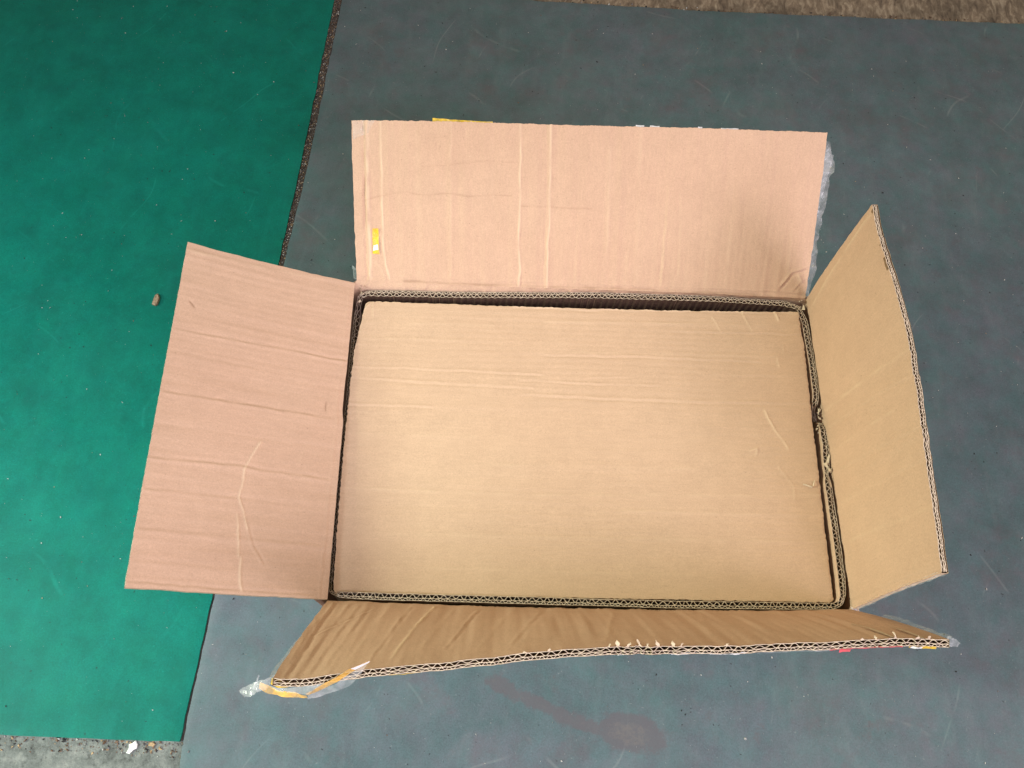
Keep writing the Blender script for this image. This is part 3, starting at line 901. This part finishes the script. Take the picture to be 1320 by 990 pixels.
# loose looped tape at the left corner of the front flap
strip(fF.obj, 'yellow_tape', [(-0.3079, -0.297, 0.4655), (-0.3003, -0.2988, 0.4655), (-0.2922, -0.2994, 0.4655), (-0.2841, -0.2999, 0.4655)],
      [(-0.3085, -0.3020, 0.463), (-0.3015, -0.3048, 0.463), (-0.2936, -0.3040, 0.463), (-0.2851, -0.3016, 0.463)], M_YELLOW, 0.0005, 24, 5, 41)
LOW_A = [(-0.3182, -0.3008, 0.463), (-0.3105, -0.3033, 0.463), (-0.3011, -0.3076, 0.464), (-0.2891, -0.3088, 0.466), (-0.2754, -0.3105, 0.467)]
LOW_B = [(-0.3189, -0.3064, 0.46), (-0.3105, -0.3089, 0.46), (-0.2998, -0.3119, 0.461), (-0.2879, -0.3131, 0.463), (-0.275, -0.3136, 0.464)]
strip(fF.obj, 'amber_tape', LOW_A, LOW_B, M_AMBER, 0.0008, 34, 6, 42)
UP_A = [(-0.277, -0.3099, 0.466), (-0.2628, -0.3016, 0.468), (-0.251, -0.2967, 0.474), (-0.2377, -0.2891, 0.478), (-0.2217, -0.2828, 0.482)]
UP_B = [(-0.275, -0.311, 0.462), (-0.2612, -0.3050, 0.464), (-0.2474, -0.2988, 0.47), (-0.2342, -0.2899, 0.474), (-0.2211, -0.2833, 0.481)]
UP_C = [(-0.2754, -0.314, 0.458), (-0.26, -0.3101, 0.46), (-0.2398, -0.303, 0.464), (-0.2316, -0.2955, 0.47), (-0.2212, -0.2833, 0.4805)]
strip(fF.obj, 'amber_tape', UP_A, UP_B, M_AMBER, 0.0006, 40, 5, 43)
strip(fF.obj, 'clear_tape', UP_B, UP_C, M_CLEAR, 0.0007, 40, 7, 44)
strip(fF.obj, 'white_tape', UP_A[3:], UP_B[3:], M_WHITEPAPER, 0.0003, 14, 4, 49)
strip(fF.obj, 'clear_tape', [(-0.3105, -0.3033, 0.464), (-0.3014, -0.3045, 0.465), (-0.2898, -0.305, 0.466), (-0.2764, -0.303, 0.467), (-0.2628, -0.3016, 0.469)],
      LOW_A[1:] + [(-0.2628, -0.3020, 0.468)], M_CLEAR, 0.0010, 40, 7, 45)
strip(fF.obj, 'clear_tape', [(-0.3059, -0.2939, 0.468), (-0.3142, -0.2971, 0.465), (-0.3219, -0.2995, 0.46), (-0.3295, -0.3019, 0.455), (-0.3388, -0.3076, 0.45)],
      [(-0.3076, -0.3033, 0.464), (-0.315, -0.3065, 0.462), (-0.321, -0.3089, 0.458), (-0.328, -0.3127, 0.455), (-0.3339, -0.3133, 0.45)], M_CLEAR, 0.0016, 44, 8, 46)
strip(fF.obj, 'clear_tape', [(-0.3250, -0.3058, 0.458), (-0.3190, -0.2954, 0.468)], [(-0.3206, -0.307, 0.458), (-0.3180, -0.2954, 0.468)], M_CLEAR, 0.0006, 14, 4, 47)
# thin film along the left side edge, and along the right side edge up to its tip
e = fF.P[0, 40:150:6] - fF.N[0, 40:150:6] * 0.003
strip(fF.obj, 'clear_tape', e + np.array([0.001, 0, 0]), e + np.c_[np.linspace(-0.001, -0.006, len(e)), np.zeros(len(e)), np.zeros(len(e))], M_CLEAR, 0.0006, 40, 4, 48)
e = fF.P[-1, 50:150:6] - fF.N[-1, 50:150:6] * 0.002
off = np.interp(np.linspace(0, 1, len(e)), [0, 0.15, 0.5, 0.8, 1], [0.010, 0.013, 0.009, 0.006, 0.008]) + 0.002 * smooth_noise(np.linspace(0, 9, len(e)), np.zeros(len(e)), 3)
strip(fF.obj, 'clear_tape', e - np.array([0.002, 0, 0]), e + np.c_[off, 0.003 + 0 * off, 0 * off], M_CLEAR, 0.0010, 50, 6, 50)
strip(fF.obj, 'clear_tape', [(0.2915, -0.2555, 0.483), (0.305, -0.2588, 0.478)], [(0.292, -0.2632, 0.474), (0.3063, -0.2623, 0.473)], M_CLEAR, 0.0016, 20, 8, 51)
# clear tape folded over the near side edge of the right flap
e = fR.P[-1, 4:150:6] + fR.N[-1, 4:150:6] * 0.0006
o2 = e + np.c_[np.full(len(e), 0.004), np.full(len(e), -0.0022), np.zeros(len(e))]
strip(fR.obj, 'clear_tape', e + np.array([0, 0.0015, 0]), o2, M_CLEAR, 0.0006, 60, 4, 52)
strip(fR.obj, 'clear_tape', [(0.300, -0.2030, 0.2815), (0.312, -0.2078, 0.279)], [(0.299, -0.2075, 0.279), (0.309, -0.2100, 0.277)], M_CLEAR, 0.0010, 16, 5, 53)

# ------------------------------------------------------------------ corrugated liner standing inside the box
liner = tag(empty('corrugated_liner', (BX, BY, 0), BROT), 'double wall corrugated liner standing inside the cardboard box, cut edge up', 'liner')
RING = [(-0.296, 0.1890, 0.270), (-0.286, 0.1925, 0.274), (-0.157, 0.1945, 0.274), (0.02, 0.2000, 0.274), (0.168, 0.2005, 0.274), (0.272, 0.1965, 0.274), (0.2903, 0.1905, 0.274), (0.2963, 0.170, 0.274),
        (0.2983, 0.11, 0.274), (0.2980, 0.068, 0.274), (0.2966, 0.058, 0.273), (0.2958, 0.051, 0.268), (0.3003, 0.045, 0.252), (0.3023, 0.036, 0.250), (0.3018, 0.029, 0.266), (0.3008, 0.018, 0.2735), (0.3003, -0.004, 0.274), (0.2988, -0.028, 0.2735), (0.2978, -0.040, 0.2705), (0.2968, -0.050, 0.274),
        (0.2970, -0.069, 0.274), (0.2972, -0.121, 0.274), (0.2970, -0.165, 0.274), (0.2956, -0.187, 0.274), (0.2918, -0.1965, 0.273), (0.282, -0.2004, 0.273), (0.0827, -0.2016, 0.274), (-0.0994, -0.1996, 0.274), (-0.2443, -0.1985, 0.274), (-0.287, -0.1970, 0.272),
        (-0.2985, -0.191, 0.258), (-0.3025, -0.178, 0.238), (-0.3040, -0.047, 0.236), (-0.3038, 0.14, 0.236), (-0.3020, 0.178, 0.244), (-0.296, 0.1890, 0.270)]
RC = resample(RING, 2600, 0.0022)
RL = np.r_[0, np.cumsum(np.linalg.norm(np.diff(RC[:, :2], axis=0), axis=1))]
RT = np.gradient(RC[:, :2], axis=0); RT /= np.linalg.norm(RT, axis=1)[:, None]
RN = np.c_[-RT[:, 1], RT[:, 0]]          # the ring runs clockwise: this points outwards


def ring_map(s, w, dep):
    i = lambda A: np.interp(s, RL, A)
    x = i(RC[:, 0]) + i(RN[:, 0]) * w; y = i(RC[:, 1]) + i(RN[:, 1]) * w
    z = i(RC[:, 2]) + 0.0005 * smooth_noise(s * 60, w * 300, 15) - dep
    return np.c_[x, y, z]


def ring_squash(s):
    x, y = np.interp(s, RL, RC[:, 0]), np.interp(s, RL, RC[:, 1])
    k = np.ones_like(s)
    k -= 0.55 * np.exp(-((y - 0.04) / 0.012) ** 2) * (x > 0.28)
    k -= 0.45 * np.exp(-((y + 0.04) / 0.008) ** 2) * (x > 0.28)
    k -= 0.25 * np.exp(-(np.hypot(np.abs(x) - 0.293, np.abs(y) - 0.193) / 0.012) ** 2)
    k -= 0.12 * np.clip(smooth_noise(s * 16, s * 0, 18), 0, 1)
    return k


n = int(RL[-1] / 0.0008)
ss = np.linspace(0, RL[-1], n)
sq = ring_squash(ss)
TT, PW = 0.0078, 0.00058
for w in (-TT / 2, 0.0010, TT / 2):
    b = MB()
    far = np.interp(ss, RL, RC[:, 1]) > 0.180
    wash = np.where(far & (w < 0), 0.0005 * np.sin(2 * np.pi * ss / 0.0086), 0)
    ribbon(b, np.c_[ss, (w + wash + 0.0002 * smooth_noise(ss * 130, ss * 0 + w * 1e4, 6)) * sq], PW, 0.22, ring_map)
    bare = np.r_[far[:-1], far[:-1] * 0, far[:-1]].astype(bool)  # picks the side faces along the back that get the darker brown
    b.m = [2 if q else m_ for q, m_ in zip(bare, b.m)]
    b.build('facing', [M_FLUTE, M_KRAFT_X if w < 0 else M_MEDIUM, M_DARKFACING], liner)
for wa, wb, per, sd in ((-TT / 2 + 0.0002, 0.0009, 0.0090, 1), (0.0012, TT / 2 - 0.0002, 0.0068, 2)):
    k = ss / per + 0.25 * smooth_noise(ss * 45, ss * 0 + sd, 33 + sd)
    tri = np.sin(2 * np.pi * k); tri = np.sign(tri) * np.abs(tri) ** 0.8
    b = MB()
    ribbon(b, np.c_[ss, ((wa + wb) / 2 + (wb - wa) / 2 * tri * np.clip(0.92 + 0.30 * smooth_noise(ss * 70, ss * 0 + sd, 39), 0.5, 1)) * sq], PW * 1.15, 0.04, ring_map)
    b.build('fluting', [M_FLUTE, M_MEDIUM], liner)
# torn shreds where the liner is crushed
b = MB()
r = np.random.default_rng(44)
for (x, y, z, sc, cnt) in ((0.298, -0.036, 0.275, 0.010, 11), (0.300, 0.036, 0.268, 0.009, 9), (0.2965, 0.022, 0.270, 0.006, 5), (-0.294, 0.194, 0.274, 0.008, 10), (0.296, 0.196, 0.275, 0.008, 9)):
    for _ in range(cnt):
        p = np.array([x + r.normal(0, sc * 0.3), y + r.normal(0, sc * 0.8), z + r.normal(0, 0.001)])
        d = r.normal(size=3) * np.array([0.5, 1, 0.5]); d /= np.linalg.norm(d)
        sd = np.cross(d, r.normal(size=3)); sd /= np.linalg.norm(sd)
        ln = sc * (0.4 + 0.7 * r.random()); wd = 0.0006 + 0.0018 * r.random()
        bend = r.normal(size=3) * ln * 0.35
        A = []; B = []
        for t in np.linspace(0, 1, 6):
            q = p + d * ln * (t - 0.5) + bend * t * t
            A.append(q - sd * wd * (1 - 0.6 * t)); B.append(q + sd * wd * (1 - 0.6 * t))
        b.grid(np.stack([np.array(A), np.array(B)], 1))
tag(b.build('torn_fibres', [M_TORN], liner), kind='stuff')

# ------------------------------------------------------------------ cardboard sheet on top
CR_S = [
    ([(-0.3014, 0.0855), (-0.2231, 0.0857), (-0.1434, 0.0848), (-0.0534, 0.081)], 0.6, 1.6, 'e'),
    ([(-0.3001, 0.0715), (-0.1924, 0.0671), (-0.0634, 0.0634)], 0.4, 2, 'e'),
    ([(-0.0833, 0.0736), (0.0167, 0.0711), (0.0972, 0.0713)], 0.6, 1.6, 'e'),
    ([(-0.3018, 0.0354), (-0.1908, 0.0343)], 0.45, 1.6, 'e'),
    ([(-0.0812, 0.0543), (0.0161, 0.0517), (0.1461, 0.0501), (0.2876, 0.0519)], 0.5, 2, 'e'),
    ([(0.1131, 0.1476), (0.2059, 0.1495), (0.2929, 0.15)], 0.5, 1.5, 'e'),
    ([(-0.0533, 0.1096), (0.0077, 0.1103), (0.0852, 0.1105), (0.2298, 0.1083)], 0.5, 1.6, 'e'),
    ([(-0.114, 0.1144), (0.018, 0.1151), (0.2545, 0.1169)], 0.25, 2, 'r'),
    ([(0.0069, 0.0795), (0.0574, 0.0821)], 0.4, 1.6, 'e'),
    ([(0.1489, 0.087), (0.2925, 0.0902)], 0.3, 2, 'e'),
    ([(-0.3042, -0.0018), (-0.1311, -0.0034)], 0.15, 2.5, 'r'),
    ([(-0.3025, -0.0711), (-0.0538, -0.075), (0.2915, -0.067)], 0.2, 2.5, 'r'),
    ([(-0.238, -0.1263), (0.2931, -0.1246)], 0.15, 3, 'r'),
    ([(-0.1493, -0.0381), (0.1394, -0.0369)], 0.15, 3, 'r'),
    ([(0.0403, -0.0921), (0.2955, -0.0941)], 0.2, 2.5, 'r'),
    ([(-0.2982, -0.1639), (0.1293, -0.1665)], 0.12, 3, 'r'),
    ([(-0.0531, 0.1571), (0.2915, 0.1638)], 0.25, 2, 'r'),
    ([(-0.2878, 0.1493), (-0.1147, 0.1493)], 0.2, 2, 'r'),
    ([(-0.286, 0.1268), (-0.1548, 0.1265)], 0.15, 2, 'r'),
    ([(-0.0945, 0.1777), (0.0093, 0.1765), (0.2884, 0.1813)], 0.6, 1.5, 'e'),
    ([(0.1703, 0.1726), (0.182, 0.151)], 0.7, 1.1, 'w'),
    ([(0.2123, 0.1834), (0.218, 0.166), (0.2239, 0.1512)], 0.7, 1.1, 'w'),
    ([(0.2541, 0.1872), (0.2582, 0.1767), (0.2615, 0.1686)], 0.8, 1.1, 'w'),
    ([(0.2291, 0.0449), (0.2344, 0.0292), (0.2399, 0.0157), (0.2476, 0.0045), (0.2548, -0.0098)], 0.7, 1.2, 'w'),
    ([(0.2535, 0.1168), (0.2536, 0.1001)], 0.7, 1.1, 'w'),
    ([(0.2629, 0.1353), (0.2634, 0.1217)], 0.5, 1.0, 'r'),
    ([(0.2052, -0.012), (0.2154, -0.0087), (0.2135, -0.0169)], 0.6, 1.0, 'r'),
    ([(0.2378, -0.0285), (0.2538, -0.0581), (0.2534, -0.0777)], 0.25, 1.3, 'r'),
    ([(-0.2774, 0.1854), (-0.2752, 0.1566)], 0.6, 1.2, 'r'),
    ([(-0.2958, 0.172), (-0.2826, 0.1864)], 1.0, 1.5, 'e'),
    ([(-0.2893, 0.1676), (-0.2798, 0.1772)], 0.5, 1.3, 'r'),
    ([(-0.2854, 0.0244), (-0.2858, 0.0181)], 0.5, 0.8, 'r'),
    ([(0.2731, 0.1867), (0.2829, 0.1799), (0.2933, 0.1779)], 0.8, 1.3, 'r'),
]
CR_S = [(p_, a_ * (1.0 if k_ == 'w' else 1.7), w_, k_) for p_, a_, w_, k_ in CR_S]
na, nv = 420, 280
a = np.linspace(0, 1, na); v = np.linspace(0, 1, nv)
A, V = np.meshgrid(a, v, indexing='ij')
XL = np.interp(V, [0, 0.17, 0.40, 0.64, 0.81, 1], [-0.2955, -0.2975, -0.2985, -0.2980, -0.2965, -0.2868])
XR = np.interp(V, [0, 0.155, 0.26, 0.41, 0.558, 0.717, 0.875, 1], [0.2873, 0.2871, 0.2874, 0.2884, 0.2883, 0.2897, 0.2904, 0.2881])
YB = np.interp(A, [0, 0.16, 0.33, 0.5, 0.76, 1], [0.1797, 0.1793, 0.1783, 0.1783, 0.1798, 0.1828])
X = XL * (1 - A) + XR * A
Y = -0.1948 * (1 - V) + YB * V
for (i0, j0, rr) in ((0, 0, 0.007), (-1, 0, 0.006), (-1, -1, 0.0025), (0, -1, 0.006)):
    cx, cy = X[i0, j0], Y[i0, j0]
    ox, oy = cx - math.copysign(rr, cx), cy - math.copysign(rr, cy)
    px, py = (X - ox) * math.copysign(1, cx), (Y - oy) * math.copysign(1, cy)
    ins = (px > 0) & (py > 0)
    k = np.where(ins, np.maximum(px, py) / (np.hypot(px, py) + 1e-9), 1)
    X = np.where(ins, ox + (X - ox) * k, X); Y = np.where(ins, oy + (Y - oy) * k, Y)
rag = 0.0006 * smooth_noise(A * 160, V * 110, 3)
X = X + rag * (np.abs(A - 0.5) > 0.4985); Y = Y + rag * (np.abs(V - 0.5) > 0.4985)
d, wear = crease_field(X, Y, CR_S, 1, 1, 900)
wb = np.sin(2 * np.pi * (Y / 0.0084 + 0.3 * smooth_noise(Y * 20, X * 5, 970)))
d += 0.00020 * wb * np.clip(0.5 + 0.7 * fbm(X * 8, Y * 8, 971), 0, 1.2)
d += 0.00035 * smooth_noise(X * 9 + 3, Y * 110, 972) * np.clip(0.5 + fbm(X * 5, Y * 5, 973), 0, 1)
d += 0.0005 * fbm(X * 6, Y * 6, 974)
e = np.minimum(np.minimum(A, 1 - A) * 0.585, np.minimum(V, 1 - V) * 0.38)
d -= 0.0005 * np.exp(-e / 0.0012)
wear = wear + 0.55 * np.exp(-(e / 0.0011) ** 2) * np.clip(0.6 + 0.6 * smooth_noise(X * 40, Y * 40, 977), 0, 1)
Z = 0.266 + 0.010 * V + d
b = MB()
G = np.stack([X, Y, Z], -1)
b.grid(G, 0, wear)
G2 = G[::6, ::6].copy(); G2[..., 2] -= 0.004
rim = [G[0], G[-1], G[:, 0], G[:, -1]]
for q in rim:
    lo = q.copy(); lo[:, 2] -= 0.004
    b.grid(np.stack([q, lo], 1), 1)
b.grid(G2, 0, None, flip=True)
sheet = b.build('cardboard_sheet', [M_KRAFT_S, M_EDGE])
sheet.location = (BX, BY, 0); sheet.rotation_euler = (0, 0, BROT)
tag(sheet, 'flat brown cardboard sheet lying inside the open box', 'cardboard sheet')

# a loose paper shred on the sheet beside the crushed liner
b = MB()
A_ = [(0.266, -0.0545, 0.2705), (0.272, -0.0565, 0.2717), (0.2775, -0.0590, 0.2713), (0.2785, -0.0530, 0.2730), (0.2800, -0.0500, 0.2715)]
P = resample(A_, 20, 0.001)
b.grid(np.stack([P, P + np.array([0.0012, 0.0012, 0.0008])], 1)); b.grid(np.stack([P + np.array([0, 0, -0.0003]), P + np.array([0.0012, 0.0012, 0.0005])], 1))
shr = b.build('paper_shred', [M_TORN])
shr.location = (BX, BY, 0); shr.rotation_euler = (0, 0, BROT)
tag(shr, 'thin torn paper shred on the cardboard sheet by its right edge', 'scrap')
